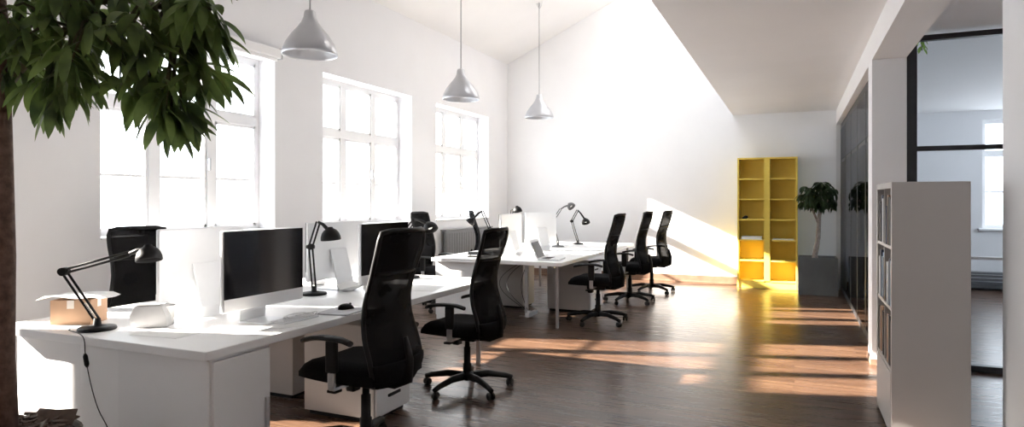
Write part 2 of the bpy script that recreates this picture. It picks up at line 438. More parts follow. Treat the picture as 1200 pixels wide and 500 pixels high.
# ------------------------------------------------------------------ roller blind + radiator
rb = thing('roller_blind', 'rolled-up white blind cassette above the window nearest the tree', 'blind', (XL, 4.41, 2.95))
part('cassette', 'frame_white', rb, lambda bm: bx(bm, 0, .07, -1.02, 1.02, .0, .10, .012))
part('bottom_bar', 'frame_white', rb, lambda bm: bx(bm, .02, .05, -.98, .98, -.035, .0, .004))
part('end_bracket', 'metal', rb, lambda bm: bx(bm, 0, .075, 1.02, 1.035, -.01, .11, .003))
part('end_bracket', 'metal', rb, lambda bm: bx(bm, 0, .075, -1.035, -1.02, -.01, .11, .003))
rd = thing('radiator', 'grey panel radiator under the window nearest the far wall', 'radiator', (XL+.02, 9.8, 0.16))
part('panel', 'radiator', rd, lambda bm: [bx(bm, .06, .10, -.85, .85, .0, .78, .008)] + [bx(bm, .10, .108, -.83+.083*k, -.79+.083*k, .03, .74, .003) for k in range(20)])
part('top_grille', 'radiator', rd, lambda bm: bx(bm, .0, .11, -.86, .86, .78, .80, .004))
part('valve', 'metal', rd, lambda bm: (tube(bm, [(.08, -.85, .05), (.08, -.93, .05)], .015), tube(bm, [(.08, -.91, .05), (.08, -.91, -.16)], .009)))

# ------------------------------------------------------------------ pendants
def make_pendant(label, y, zb, x=-3.85):
    t = thing('pendant_lamp', label, 'lamp', (x, y, zb), 0, 'pendant lamps over the desks')
    R = .235
    prof = [(R, 0), (R*1.0, .018), (R*.97, .05), (R*.86, .11), (R*.66, .18), (R*.46, .235), (R*.31, .285), (R*.23, .33), (R*.205, .375), (R*.17, .385)]
    def sh(bm):
        inner = [(r*.97, z) for (r, z) in prof]
        lathe(bm, prof + [(0.012, .388)], 40, closed=True)
        lathe(bm, [(r-.004, z) for (r, z) in prof], 40, closed=True)
        lathe(bm, [(R-.004, 0), (R, 0)], 40, closed=True)
    part('lamp_shade', 'pend', t, sh)
    part('bulb', 'bulb', t, lambda bm: lathe(bm, [(0.0, .06), (.03, .065), (.05, .10), (.045, .14), (.02, .18), (.018, .28), (0, .29)], 20))
    ztop = zroof(x) - zb
    part('cord', 'cord', t, lambda bm: tube(bm, [(0, 0, .38), (0, 0, ztop-.06)], .007, 8))
    def hook(bm):
        lathe(bm, [(.0, ztop-.07), (.014, ztop-.06), (.018, ztop-.03), (.012, ztop), (0, ztop)], 12)
        for k in range(3):
            a = k*2.1
            tube(bm, [(0, 0, ztop-.10), (.04*math.cos(a), .04*math.sin(a), ztop-.05), (.05*math.cos(a), .05*math.sin(a), ztop-.005+.05*math.cos(a)*SL)], .004, 6)
    part('ceiling_hook', 'metal', t, hook)
make_pendant('pale grey bell pendant lamp hanging nearest the tree', 4.46, 2.68)
make_pendant('pale grey bell pendant lamp hanging between the other two', 7.24, 2.69)
make_pendant('pale grey bell pendant lamp hanging nearest the far wall', 9.98, 2.78)

# ------------------------------------------------------------------ desks
def make_desk(label, x0, x1, y0, y1, legs):
    t = thing('desk', label, 'desk', ((x0+x1)/2, (y0+y1)/2, 0))
    w, l = (x1-x0)/2, (y1-y0)/2
    part('tabletop', 'desk', t, lambda bm: bx(bm, -w, w, -l, l, .697, .74, .004))
    part('rail', 'metal', t, lambda bm: (bx(bm, -w+.12, -w+.15, -l+.1, l-.1, .665, .697), bx(bm, w-.15, w-.12, -l+.1, l-.1, .665, .697)))
    for (lx, ly) in legs:
        part('leg', 'deskleg', t, lambda bm, lx=lx, ly=ly: bx(bm, lx-x0-w-.016, lx-x0-w+.016, ly-y0-l-.016, ly-y0-l+.016, 0, .697, .003))
    return t
D1 = (-4.0, -2.42, 2.12, 5.12)
D2 = (-3.98, -2.34, 6.73, 10.25)
make_desk('long white desk in the foreground with black-screened computer nearest the tree', *D1, [(-2.50, 5.02), (-3.92, 5.02), (-3.2, 5.02)])
make_desk('long white desk farther back near the far wall', *D2, [(-2.42, 6.83), (-3.9, 10.15), (-2.42, 10.15)])

def cabinet(label, x0, x1, y0, y1, face):
    """cupboard under a desk; the door looks towards +x (face 1) or -x (face -1)"""
    t = thing('cabinet', label, 'cabinet', ((x0+x1)/2, (y0+y1)/2, 0))
    w, l = (x1-x0)/2, (y1-y0)/2
    part('body', 'cab', t, lambda bm: bx(bm, -w, w, -l, l, .0, .697, .003))
    d = part('door', 'cab', t, lambda bm: bx(bm, *sorted((face*w, face*(w+.018))), -l+.012, l-.012, .05, .682, .003))
    part('handle', 'metal', d, lambda bm: bx(bm, *sorted((face*(w+.018), face*(w+.04))), l-.05, l-.036, .28, .44, .004))
cabinet('white cupboard with a handled door at the front corner of the near desk', -3.06, -2.445, 2.16, 2.53, 1)
cabinet('white cupboard under the near desk beside the tree', -3.96, -3.37, 2.21, 2.53, -1)
cabinet('white cupboard under the front left end of the farther desk', -3.95, -3.33, 6.80, 7.15, -1)
fp = tag(box_part('filler_panel', 'desk', None, -3.368, -3.062, 2.175, 2.20, 0, .697, .003),
         'plain white upright panel between the two cupboards of the near desk', 'panel')

def pedestal(label, x0, x1, y0, y1, face, grp='drawer pedestals under the desks'):
    t = thing('drawer_pedestal', label, 'drawer unit', ((x0+x1)/2, (y0+y1)/2, 0), 0, grp)
    w, l = (x1-x0)/2, (y1-y0)/2
    part('body', 'shelf', t, lambda bm: bx(bm, -w, w, -l, l, .03, .62, .003))
    for z0, z1 in ((.04, .22), (.23, .41), (.42, .605)):
        d = part('drawer', 'cab', t, lambda bm: bx(bm, *sorted((face*w, face*(w+.016))), -l+.006, l-.006, z0, z1, .003))
        part('handle', 'dark_frame', d, lambda bm: bx(bm, *sorted((face*(w+.016), face*(w+.021))), -.07, .07, (z0+z1)/2+.012, (z0+z1)/2+.032, .006))
    part('plinth', 'black', t, lambda bm: bx(bm, -w+.03, w-.03, -l+.02, l-.02, 0, .03))
pedestal('white drawer pedestal under the near desk behind the nearest chair', -3.0, -2.44, 3.42, 3.82, 1)
pedestal('white drawer pedestal under the left side of the near desk', -3.9, -3.28, 3.62, 4.02, -1)
pedestal('white drawer pedestal beside the first chair of the farther desk', -2.93, -2.36, 7.88, 8.38, 1)
pedestal('white drawer pedestal under the left side of the farther desk', -3.85, -3.26, 7.86, 8.26, -1)

# cables hanging below the farther desk
cb = thing('cable_bundle', 'looped cables hanging under the farther desk beside a power strip', 'cable', (-3.0, 7.35, 0))
def cables(bm):
    for k, (dx, sag, ph) in enumerate(((-.36, .1, 0), (-.28, .22, .4), (-.1, .3, .9))):
        pts = []
        for i in range(17):
            t = i/16
            pts.append((dx*math.sin(PI*t)+.02*k-.02, .03*math.sin(3*t+ph), .69 - .60*t))
        tube(bm, pts, .004, 6)
part('cables', 'rubber', cb, cables)
part('cable_riser', 'metal', cb, lambda bm: (bx(bm, -.02, .02, -.02, .02, .012, .697, .006), bx(bm, -.09, .09, -.025, .025, 0, .012, .003)))
part('power_strip', 'cab', cb, lambda bm: (bx(bm, .04, .09, -.15, .15, .02, .07, .006), bx(bm, .05, .08, -.1, -.05, .07, .09, .003), bx(bm, .02, .04, -.02, .02, .02, .06)))

# ------------------------------------------------------------------ office chair
BP = [(.43, -.245), (.50, -.275), (.58, -.265), (.68, -.230), (.78, -.205), (.88, -.207), (.97, -.230), (1.05, -.256), (1.14, -.288), (1.22, -.308), (1.27, -.314)]
BW = [(.43, .175), (.46, .20), (.54, .225), (.68, .225), (.80, .205), (.92, .19), (1.02, .19), (1.12, .20), (1.20, .202), (1.245, .195), (1.27, .165)]
def interp(tab, z):
    for (a, va), (b, vb) in zip(tab, tab[1:]):
        if z <= b:
            t = (z-a)/(b-a); return va + (vb-va)*t
    return tab[-1][1]
def back_pt(z, t, off=0.0):
    x = (interp(BP, z-.02 if z > .45 else z) + interp(BP, z) + interp(BP, min(1.27, z+.02)))/3
    return Vector((x + .055*t*t + off, interp(BW, z)*t, z))
def back_sheet(bm, z0, z1, off, th, nz=16, ny=10, inset=1.0):
    g = []
    for o_ in (off, off-th):
        g.append([[bm.verts.new(back_pt(z0+(z1-z0)*i/nz, inset*(-1+2*j/ny), o_)) for j in range(ny+1)] for i in range(nz+1)])
    for q in (0, 1):
        for i in range(nz):
            for j in range(ny):
                vs = (g[q][i][j], g[q][i][j+1], g[q][i+1][j+1], g[q][i+1][j])
                f = bm.faces.new(vs if q == 0 else tuple(reversed(vs))); f.smooth = True
    ring = [(0, j) for j in range(ny)] + [(i, ny) for i in range(nz)] + [(nz, j) for j in range(ny, 0, -1)] + [(i, 0) for i in range(nz, 0, -1)]
    for k in range(len(ring)):
        a, b = ring[k], ring[(k+1) % len(ring)]
        bm.faces.new((g[0][a[0]][a[1]], g[1][a[0]][a[1]], g[1][b[0]][b[1]], g[0][b[0]][b[1]]))
def make_chair(label, loc, rot):
    t = thing('office_chair', label, 'chair', loc, rot, 'black high-back office chairs')
    def seat(bm):
        n = 14; P = []
        for i in range(n+1):
            u = -1 + 2*i/n
            row = []
            for j in range(n+1):
                v = -1 + 2*j/n
                # squircle plan, waterfall front
                k = 1 - .10*(u*u*v*v)
                x = .285*u*k + .035; y = .255*v*k*(1-.05*max(0, u))
                e = max(abs(u), abs(v))
                top = .545 - .05*max(0, e-.72)**1.5/.148 - (.028*max(0, u-.35)**2/.42) + .012*v*v
                bot = .445 + .02*max(0, e-.6)
                row.append((bm.verts.new((x, y, top)), bm.verts.new((x, y, bot))))
            P.append(row)
        for i in range(n):
            for j in range(n):
                f = bm.faces.new((P[i][j][0], P[i+1][j][0], P[i+1][j+1][0], P[i][j+1][0])); f.smooth = True
                bm.faces.new((P[i][j][1], P[i][j+1][1], P[i+1][j+1][1], P[i+1][j][1]))
        for i in range(n):
            for (j, s) in ((0, 1), (n, -1)):
                bm.faces.new((P[i][j][0], P[i][j][1], P[i+1][j][1], P[i+1][j][0]))
                bm.faces.new((P[j][i][0], P[j][i][1], P[j][i+1][1], P[j][i+1][0]))
    part('seat', 'seat', t, seat)
    b = part('backrest', 'mesh', t, lambda bm: back_sheet(bm, .56, 1.265, .004, .010, 20, 10))
    part('lower_back_cover', 'seat', b, lambda bm: back_sheet(bm, .43, .56, .012, .035, 6, 10))
    def rim(bm):
        pts = [back_pt(.44+.81*i/22, 1) for i in range(23)]
        pts += [back_pt(1.262, 1-2*j/8) for j in range(1, 8)]
        pts += [back_pt(1.25-.81*i/22, -1) for i in range(23)]
        tube(bm, pts, .014, 8)
        tube(bm, [back_pt(1.03, -1+.2*j, .002) for j in range(11)], .011, 8)
    part('back_frame', 'black', t, rim)
    part('back_spine', 'black', t, lambda bm: tube(bm, [(-.06, 0, .415), (-.20, 0, .415), (-.292, 0, .45), (-.300, 0, .56), (-.270, 0, .68)], [.025, .028, .026, .022, .014], 10))
    for s in (1, -1):
        def pad(bm, s=s):
            n = 10; rings = []
            for i in range(n+1):
                u = i/n; x = -.14 + .34*u
                w = .040*(math.sin(PI*min(.93, max(.07, u)))**.35); h = .014
                z = .700 - .030*(max(0, u-.45)**2)/.30 - .016*(max(0, .3-u)**2)/.09
                y = s*(.295 - .02*u)
                rings.append([bm.verts.new((x, y + w*math.cos(2*PI*k/12), z + h*math.sin(2*PI*k/12))) for k in range(12)])
            for i in range(n):
                for k in range(12):
                    f = bm.faces.new((rings[i][k], rings[i][(k+1) % 12], rings[i+1][(k+1) % 12], rings[i+1][k])); f.smooth = True
            bm.faces.new(list(reversed(rings[0]))); bm.faces.new(rings[-1])
        a = part('armrest', 'black', t, pad)
        part('arm_post', 'black', a, lambda bm, s=s: bx(bm, -.045, .025, s*.288-.016, s*.288+.016, .52, .69, .010))
        part('arm_bracket', 'metal', a, lambda bm, s=s: (bx(bm, -.03, .012, s*.288-.011, s*.288+.011, .44, .52, .005), bx(bm, -.03, .012, min(s*.15, s*.29), max(s*.15, s*.29), .425, .445, .004)))
    part('tilt_mechanism', 'black', t, lambda bm: (bx(bm, -.10, .12, -.07, .07, .385, .446, .015), tube(bm, [(.05, .06, .405), (.05, .20, .40)], .008), bx(bm, .02, .08, .17, .23, .388, .405, .006), bx(bm, .06, .12, -.035, .035, .34, .40, .012)))
    part('gas_lift', 'black', t, lambda bm: lathe(bm, [(.034, .08), (.034, .20), (.027, .205), (.027, .33), (.020, .332), (.020, .39)], 18))
    bs = part('base', 'black', t, lambda bm: (lathe(bm, [(.03, .07), (.050, .08), (.052, .125), (.036, .14)], 20),
        [tube(bm, [(.03*math.cos(a), .03*math.sin(a), .105), (.17*math.cos(a), .17*math.sin(a), .110), (.31*math.cos(a), .31*math.sin(a), .085), (.365*math.cos(a), .365*math.sin(a), .068)], [.030, .026, .021, .018], 10) for a in [.085+k*2*PI/5 for k in range(5)]]))
    for k in range(5):
        a = .085+k*2*PI/5
        def cast(bm, a=a, k=k):
            c = Vector((.350*math.cos(a), .350*math.sin(a), .0)); r = a + 1.1 + k
            for s in (-1, 1):
                m = Matrix.Translation(c + Vector((-math.sin(r)*.016*s, math.cos(r)*.016*s, .028))) @ Matrix.Rotation(r, 4, 'Z') @ Matrix.Rotation(PI/2, 4, 'X')
                lathe(bm, [(.0, -.010), (.024, -.010), (.028, -.006), (.028, .006), (.024, .010), (0, .010)], 16, m)
            tube(bm, [c + Vector((0, 0, .03)), c + Vector((0, 0, .075))], .010, 8)
        part('caster', 'rubber', bs, cast)
    return t
ch = make_chair('black high-back mesh office chair nearest the camera, base below the picture edge', (-2.21, 3.02, 0), PI-.05)
for (x, y, r, sc, lab) in [
    (-2.265, 4.36, PI-.03, .96, 'black high-back mesh office chair second from the camera, whole five-star base visible'),
    (-2.10, 7.35, PI-.02, 1.0, 'black office chair at the near end of the farther desk, right side'),
    (-2.11, 9.00, PI-.08, 1.0, 'black office chair second along the right side of the farther desk'),
    (-2.03, 10.12, PI-.14, 1.0, 'black office chair last along the right side, nearest the far wall'),
    (-4.24, 3.22, -.38, .965, 'black office chair behind the near desk, seen from the front beside lamp'),
    (-4.32, 7.42, -.05, 1.0, 'black office chair beside the windows at the left of the farther desk'),
    (-4.28, 8.98, .45, 1.0, 'black office chair turned sideways in front of the grey radiator')]:
    dup(ch, (x, y, 0), r, lab, sc)

# ------------------------------------------------------------------ computers
TZ = .74
def make_computer(label, y0, y1, x, face, rot=0.0, tilt=0.0, dark=True):
    """all-in-one: the screen looks along +x local"""
    W = (y1-y0)
    t = thing('desktop_computer', label, 'computer', (x, (y0+y1)/2, TZ), (0 if face > 0 else PI) + rot, 'all-in-one computers on the desks')
    h = W*.5
    zb, zt = .085, .52
    ca = part('casing', 'silver', t, lambda bm: bx(bm, -.028, .0, -h, h, zb, zt, .010, 3))
    part('screen', 'screen', t, lambda bm: bx(bm, .0, .004, -h+.004, h-.004, zb+.072, zt-.004, .001))
    part('chin', 'silver', t, lambda bm: bx(bm, .0, .004, -h+.004, h-.004, zb+.006, zb+.072, .001))
    def stand(bm):
        pr = [(-.0285, .31), (-.0285, .29), (-.095, .055), (-.098, .008), (.10, .008), (.10, 0), (-.106, 0), (-.104, .06), (-.036, .31)]
        A = [bm.verts.new((x_, -.095, z_)) for (x_, z_) in pr]; B = [bm.verts.new((x_, .095, z_)) for (x_, z_) in pr]
        n = len(pr)
        for i in range(n): bm.faces.new((A[i], A[(i+1) % n], B[(i+1) % n], B[i]))
        bm.faces.new(A); bm.faces.new(list(reversed(B)))
    part('stand', 'silver', t, stand)
make_computer('silver all-in-one computer with black screen on near desk, nearest the camera', 2.51, 3.11, -2.74, 1)
make_computer('dark-screened computer behind the headrest of the nearest chair', 3.70, 4.30, -2.75, 1)
make_computer('pale computer back to the left of the near black screen', 2.52, 3.15, -3.27, -1, .03)
make_computer('pale computer back behind the upright black desk lamp', 3.74, 4.40, -3.27, -1)
make_computer('pale computer back at the near end of the farther desk', 7.02, 7.66, -3.22, -1)
make_computer('pale computer back in the middle of the farther desk, left of grey lamp', 8.05, 8.70, -3.22, -1, -.35)

# ------------------------------------------------------------------ desk lamps
def make_lamp(label, base, elbow, wrist, head, aim, m='lampblack', R=.072, cord=False):
    b = Vector(base); t = thing('desk_lamp', label, 'lamp', b, 0, 'jointed desk lamps')
    L = lambda p: Vector(p) - b
    e, w, h = L(elbow), L(wrist), L(head)
    part('base', m, t, lambda bm: lathe(bm, [(0, 0), (.088, 0), (.092, .006), (.088, .016), (.06, .021), (.02, .026), (.016, .06), (0, .062)], 28))
    def rods(bm, p, q, off):
        d = (q-p).normalized(); s = Vector((-SA*0+CA, SA, 0)); s = (s - d*s.dot(d)).normalized()
        for k in (-1, 1): tube(bm, [p + s*off*k, q + s*off*k], .0065, 8)
    a1 = part('lower_arm', m, t, lambda bm: rods(bm, Vector((0, 0, .05)), e, .013))
    part('elbow_joint', m, t, lambda bm: (tube(bm, [e + Vector((CA, SA, 0))*-.028, e + Vector((CA, SA, 0))*.028], .014, 12), tube(bm, [e + Vector((SA, -CA, 0))*.02, e - Vector((SA, -CA, 0))*.02], .022, 12)))
    part('upper_arm', m, t, lambda bm: rods(bm, e, w, .013))
    if True:
        d = (e-Vector((0, 0, .05))).normalized()
        pts = []
        p0 = Vector((0, 0, .05)) + d*.02; p1 = p0 + d*.09
        s = d.cross(Vector((SA, -CA, 0))).normalized(); s2 = d.cross(s)
        for i in range(60):
            tt = i/59; a = tt*2*PI*9
            pts.append(p0 + (p1-p0)*tt + (s*math.cos(a) + s2*math.sin(a))*.007)
        part('spring', 'metal', t, lambda bm: tube(bm, pts, .0018, 5))
    part('neck', m, t, lambda bm: tube(bm, [w, w+(h-w)*.4+Vector((0, 0, .012)), h], [.010, .012, .016], 10))
    aim = Vector(aim).normalized()
    q = aim.to_track_quat('Z', 'Y').to_matrix().to_4x4()
    def shade(bm):
        mt = Matrix.Translation(h) @ q
        pr = [(0.0, -R*.55), (R*.28, -R*.52), (R*.34, -R*.38), (R*.62, -R*.22), (R*.85, .08*R), (R*.97, .42*R), (R, .75*R)]
        lathe(bm, pr, 28, mt, closed=True)
        lathe(bm, [(max(0, r-.003), z+.003) for r, z in pr], 28, mt, closed=True)
        lathe(bm, [(R, .75*R), (R-.003, .75*R+.003)], 28, mt, closed=True)
    sh = part('lamp_shade', m, t, shade)
    part('bulb', 'bulb', sh, lambda bm: lathe(bm, [(0, -.02), (.014, -.018), (.022, .012), (.018, .03), (0, .038)], 16, Matrix.Translation(h) @ q))
    if cord:
        p0 = Vector((-.07, -.06, .010))
        zt = Vector(base)
        pts = [p0, Vector((-.075, -.10, .012)), L(at(97, 394, 3.20)), L(at(100, 415, 3.17)), L(at(103, 434, 3.16)), L(at(109, 460, 3.15)), L(at(116, 481, 3.14)), L(at(127, 503, 3.14)), L(at(140, 540, 3.16)), L((-3.0, 2.02, .004)), L((-3.05, 1.98, .004))]
        # smooth
        sm = []
        for i in range(len(pts)-1):
            pm, pa, pb, pn = pts[max(0, i-1)], pts[i], pts[i+1], pts[min(len(pts)-1, i+2)]
            for k in range(5):
                s_ = k/5
                sm.append(0.5*((2*pa) + (pb-pm)*s_ + (2*pm-5*pa+4*pb-pn)*s_**2 + (3*pa-pm-3*pb+pn)*s_**3))
        sm.append(pts[-1])
        cd = part('cord', 'rubber', t, lambda bm: tube(bm, sm, .0025, 6))
        part('switch', 'black', cd, lambda bm: tube(bm, [L(at(99.5, 414, 3.17)), L(at(100, 417, 3.17)), L(at(101.7, 427, 3.163)), L(at(102.3, 430, 3.16))], [.005, .011, .011, .005], 8))
    return t
def on_desk(u, v):
    d = (CAMH-TZ)*FPX/(v-VH); p = at(u, v, d); p.z = TZ; return p, d
p, d = on_desk(114, 386)
make_lamp('black jointed desk lamp on the front edge of near desk, leaning left', p, at(75, 318, d-.02), at(152, 297, d+.05), at(174, 294, d+.05), (.25, -.1, -.95), R=.066, cord=True)
p, d = on_desk(368, 345)
make_lamp('black jointed desk lamp standing upright between the two dark screens', p, at(364, 289, d), at(373, 260, d), at(387, 272, d-.02), (.15, -.05, -1), R=.072)
make_lamp('black desk lamp behind the nearest chair, its shade before a far chair', Vector((-3.12, 4.90, TZ)), at(474, 273, 5.75), at(486, 257, 5.75), at(503, 264, 5.7), (.5, -.2, -.8), R=.066)
p, d = on_desk(566, 298)
make_lamp('black desk lamp on the left of the farther desk, folded to a point', p, at(574, 268, d), at(565, 247, d), at(553, 258, d), (-.6, -.2, -.7), R=.058)
p, d = on_desk(654, 289)
make_lamp('grey desk lamp in the middle of the farther desk, arm bent to the right', p, at(647, 260, d), at(657, 245, d), at(668, 240, d), (.6, -.2, -.6), 'lampgrey', R=.062)
p, d = on_desk(677, 286)
make_lamp('black desk lamp at the far right of the farther desk, shade hanging low', p, at(670, 259, d), at(677, 246, d), at(686, 258, d), (.3, -.3, -.9), R=.066)
make_lamp('black desk lamp peeking over the pale computers of the farther desk', Vector((-3.62, 8.35, TZ)), at(598, 268, 8.95), at(600, 246, 9.05), at(606, 244, 9.05), (.2, -.1, -1), R=.066)

# ------------------------------------------------------------------ things on the near desk
p, d = on_desk(84, 386)
t = thing('cardboard_box', 'brown cardboard box with white lid on the near desk by the tree', 'box', (p.x-.17, p.y+.15, TZ), .5)
def cbox(bm):
    a, b, h = .105, .085, .135
    bx(bm, -a, a, -b, -b+.005, 0, h); bx(bm, -a, a, b-.005, b, 0, h); bx(bm, -a, -a+.005, -b+.005, b-.005, 0, h); bx(bm, a-.005, a, -b+.005, b-.005, 0, h); bx(bm, -a+.005, a-.005, -b+.005, b-.005, 0, .006)
part('body', 'card', t, cbox)
def lid(bm):
    g = []
    for i in range(9):
        g.append([bm.verts.new((-.165+.33*i/8, -.115+.23*j/4, .150 + .008*math.sin(i*.9)*math.cos(j*1.1) - (.016 if i in (0, 8) else 0))) for j in range(5)])
    for i in range(8):
        for j in range(4): bm.faces.new((g[i][j], g[i+1][j], g[i+1][j+1], g[i][j+1]))
    bmesh.ops.solidify(bm, geom=bm.faces[:], thickness=.014)
    zmin = min(v.co.z for v in bm.verts)
    for v in bm.verts: v.co.z += .134 - zmin
part('lid', 'paper', t, lid)
part('tape', 'cardpale', t, lambda bm: bx(bm, -.018, .018, -.0865, -.085, .09, .135))
part('tape', 'cardpale', t, lambda bm: bx(bm, .105, .1062, -.018, .018, .09, .135))

p, d = on_desk(160, 385)
t = thing('paper_carton', 'white folded paper carton on the near desk right of black lamp', 'carton', (p.x+.01, p.y+.09, TZ), .55)
def carton(bm):
    pr = [(-.09, 0), (.09, 0), (.085, .06), (.06, .12), (-.07, .12), (-.10, .065)]
    a = [bm.verts.new((x, -.06, z)) for x, z in pr]; b = [bm.verts.new((x, .06, z)) for x, z in pr]
    bm.faces.new(list(reversed(a))); bm.faces.new(b)
    for i in range(6): bm.faces.new((a[i], a[(i+1) % 6], b[(i+1) % 6], b[i]))
    bmesh.ops.bevel(bm, geom=bm.edges[:], offset=.004, segments=2, affect='EDGES')
M['carton'] = mat('shaded_carton_board', (0.50, 0.50, 0.51), .8, var=.06, scale=10)  # white board; its shade is put into the grey colour
part('body', 'carton', t, carton)
part('flap', 'carton', t, lambda bm: bx(bm, -.06, .05, -.062, .0, .121, .125, .001))
p, d = on_desk(186, 381)
t = thing('paper_cup', 'white paper cup on the near desk beside folded carton', 'cup', (p.x+.02, p.y+.04, TZ))
part('body', 'paper', t, lambda bm: (lathe(bm, [(0, 0), (.028, 0), (.040, .105), (.042, .108), (.038, .106), (.027, .006), (0, .006)], 24)))

def sheet(bm, cx, cy, w, h, z, rot, th=.0015):
    m = Matrix.Translation((cx, cy, z)) @ Matrix.Rotation(rot, 4, 'Z')
    bx(bm, -w/2, w/2, -h/2, h/2, 0, th, mtx=m)
sheets = [(-3.7, 2.36, .21, .297, .3, 'loose white sheet on the near desk left of brown box'),
          (-2.95, 2.36, .30, .21, .1, 'loose white sheet at the front of near desk beside paper carton'),
          (-2.60, 2.72, .21, .297, -.5, 'white sheet on the near desk in front of the nearest screen'),
          (-2.62, 4.35, .21, .297, .2, 'white sheet on the near desk in front of the second dark screen'),
          (-3.55, 7.0, .21, .297, .3, 'white sheet on the near left corner of the farther desk')]
for (x, y, w_, h_, r, lab) in sheets:
    bm = bmesh.new(); sheet(bm, 0, 0, w_, h_, 0, 0); o = obj('paper_sheet', bm, 'paper'); o.location = (x, y, TZ); o.rotation_euler = (0, 0, r)
    tag(o, lab, 'paper', 'loose sheets on the desks')

# keyboard, magazine, mouse, earphone cable near the first screen
p, d = on_desk(318, 361)
kb = thing('keyboard', 'slim white keyboard in front of the nearest black screen', 'keyboard', (-2.615, 2.90, TZ), 0)
part('body', 'silver', kb, lambda bm: bx(bm, -.06, .06, -.14, .14, 0, .010, .003))
kk = part('keys', 'key', kb, lambda bm: [bx(bm, -.052+.0205*i, -.035+.0205*i, -.132+.0205*j, -.115+.0205*j, .010, .013, .001, 1) for i in range(5) for j in range(13)])
bm = bmesh.new(); bx(bm, -.105, .105, -.14, .14, 0, .008, .002); mg = obj('magazine', bm, 'greypaper'); mg.location = (-2.54, 3.24, TZ); mg.rotation_euler = (0, 0, .12)
tag(mg, 'grey magazine under the black mouse on near desk', 'magazine')
ms = thing('computer_mouse', 'black computer mouse lying on the grey magazine', 'mouse', (-2.555, 3.29, TZ+.008), 1.2)
def mouse(bm):
    n, k = 12, 8; g = []
    for i in range(n+1):
        u = -1+2*i/n; row = []
        for j in range(k+1):
            a = PI*j/k; w = .031*math.sqrt(max(0.02, 1-abs(u)**2.6)); hh = .034*(math.sqrt(max(.02, 1-abs(u+.15)**2.2)) if abs(u+.15) < 1 else .14)
            row.append(bm.verts.new((.055*u, w*math.cos(a), hh*math.sin(a)**.8 if math.sin(a) > 0 else 0)))
        g.append(row)
    for i in range(n):
        for j in range(k):
            f = bm.faces.new((g[i][j], g[i+1][j], g[i+1][j+1], g[i][j+1])); f.smooth = True
    bm.faces.new([g[i][0] for i in range(n+1)] + [g[i][k] for i in range(n, -1, -1)])
    bm.faces.new(g[0]); bm.faces.new(list(reversed(g[n])))
part('body', 'black', ms, mouse)
part('scroll_wheel', 'rubber', ms, lambda bm: tube(bm, [(.028, -.004, .028), (.028, .004, .028)], .007, 12))
pts = []
for i in range(90):
    a = i*.31; r = .035 + .022*math.sin(i*.23) + .03*math.sin(i*.05)
    pts.append((-2.61 + r*math.cos(a)*.9, 2.97 + r*math.sin(a)*1.5 + .0012*i - .05, TZ+.016 + .0035*math.sin(i*.7)+.0035))
bm = bmesh.new(); tube(bm, pts, .0022, 5)
tag(obj('earphone_cable', bm, 'key'), 'tangled white earphone cable heaped on the slim keyboard', 'cable')

def crumple(name, label, cat, loc, sx, sy, sz, seed, m='paper', group=None):
    rr = random.Random(seed)
    bm = bmesh.new(); bmesh.ops.create_icosphere(bm, subdivisions=3, radius=1.0)
    ks = [(Vector((rr.uniform(-1, 1), rr.uniform(-1, 1), rr.uniform(-1, 1))).normalized(), rr.uniform(.55, .95)) for _ in range(16)]
    for v in bm.verts:
        c = v.co.copy()
        for n, dd in ks:
            q = c.dot(n) - dd
            if q > 0: c -= n*q*1.2
        v.co = c
    z0 = min(v.co.z for v in bm.verts); z1 = max(v.co.z for v in bm.verts)
    for v in bm.verts:
        v.co = Vector((v.co.x*sx, v.co.y*sy, max(0, (v.co.z - z0 - .12))/(z1-z0)*sz))
    o = obj(name, bm, m); o.location = loc
    tag(o, label, cat, group); return o
p, d = on_desk(440, 344); crumple('paper_bag', 'crumpled white paper bag on near desk left of the nearest chair', 'bag', (p.x, p.y, TZ), .085, .10, .12, 3)
p, d = on_desk(413, 341); crumple('tissue_heap', 'heap of white tissue beside the upright black lamp', 'tissue', (p.x-.05, p.y+.03, TZ), .09, .13, .07, 5)
p, d = on_desk(386, 334); crumple('tissue_heap', 'heap of white tissue behind the upright black lamp', 'tissue', (p.x-.08, p.y-.02, TZ), .07, .10, .05, 15)
p, d = on_desk(611, 302); crumple('paper_bag', 'crumpled pale bag at near end of the farther desk, left of laptop', 'bag', (p.x, p.y, TZ), .10, .14, .13, 8, 'paper')
p, d = on_desk(560, 301)
t = thing('hole_punch', 'black hole punch lying on the farther desk beside folded black lamp', 'hole punch', (p.x-.04, p.y-.02, TZ), .4)
part('base', 'black', t, lambda bm: bx(bm, -.08, .08, -.05, .05, 0, .018, .005))
part('lever', 'black', t, lambda bm: bx(bm, -.075, .075, -.035, .045, .04, .055, .006, mtx=Matrix.Rotation(.25, 4, 'X')))
part('post', 'metal', t, lambda bm: (bx(bm, -.055, -.03, -.01, .02, .018, .045), bx(bm, .03, .055, -.01, .02, .018, .045)))

# laptop on the farther desk
p, d = on_desk(647, 304)
t = thing('laptop', 'open grey laptop at the near right corner of the farther desk', 'laptop', (p.x-.02, p.y+.04, TZ), 0.10)
part('base', 'silver', t, lambda bm: bx(bm, -.12, .125, -.17, .17, 0, .014, .004))
part('keys', 'black', t, lambda bm: [bx(bm, -.09+.02*i, -.074+.02*i, -.14+.0202*j, -.124+.0202*j, .014, .0155) for i in range(5) for j in range(14)])
RM = Matrix.Translation((-.12, 0, .012)) @ Matrix.Rotation(-.42, 4, 'Y')
ld = part('lid', 'silver', t, lambda bm: bx(bm, -.008, 0, -.17, .17, 0, .235, .003, mtx=RM))
part('screen', 'screen', ld, lambda bm: bx(bm, 0, .002, -.15, .15, .012, .205, mtx=RM))

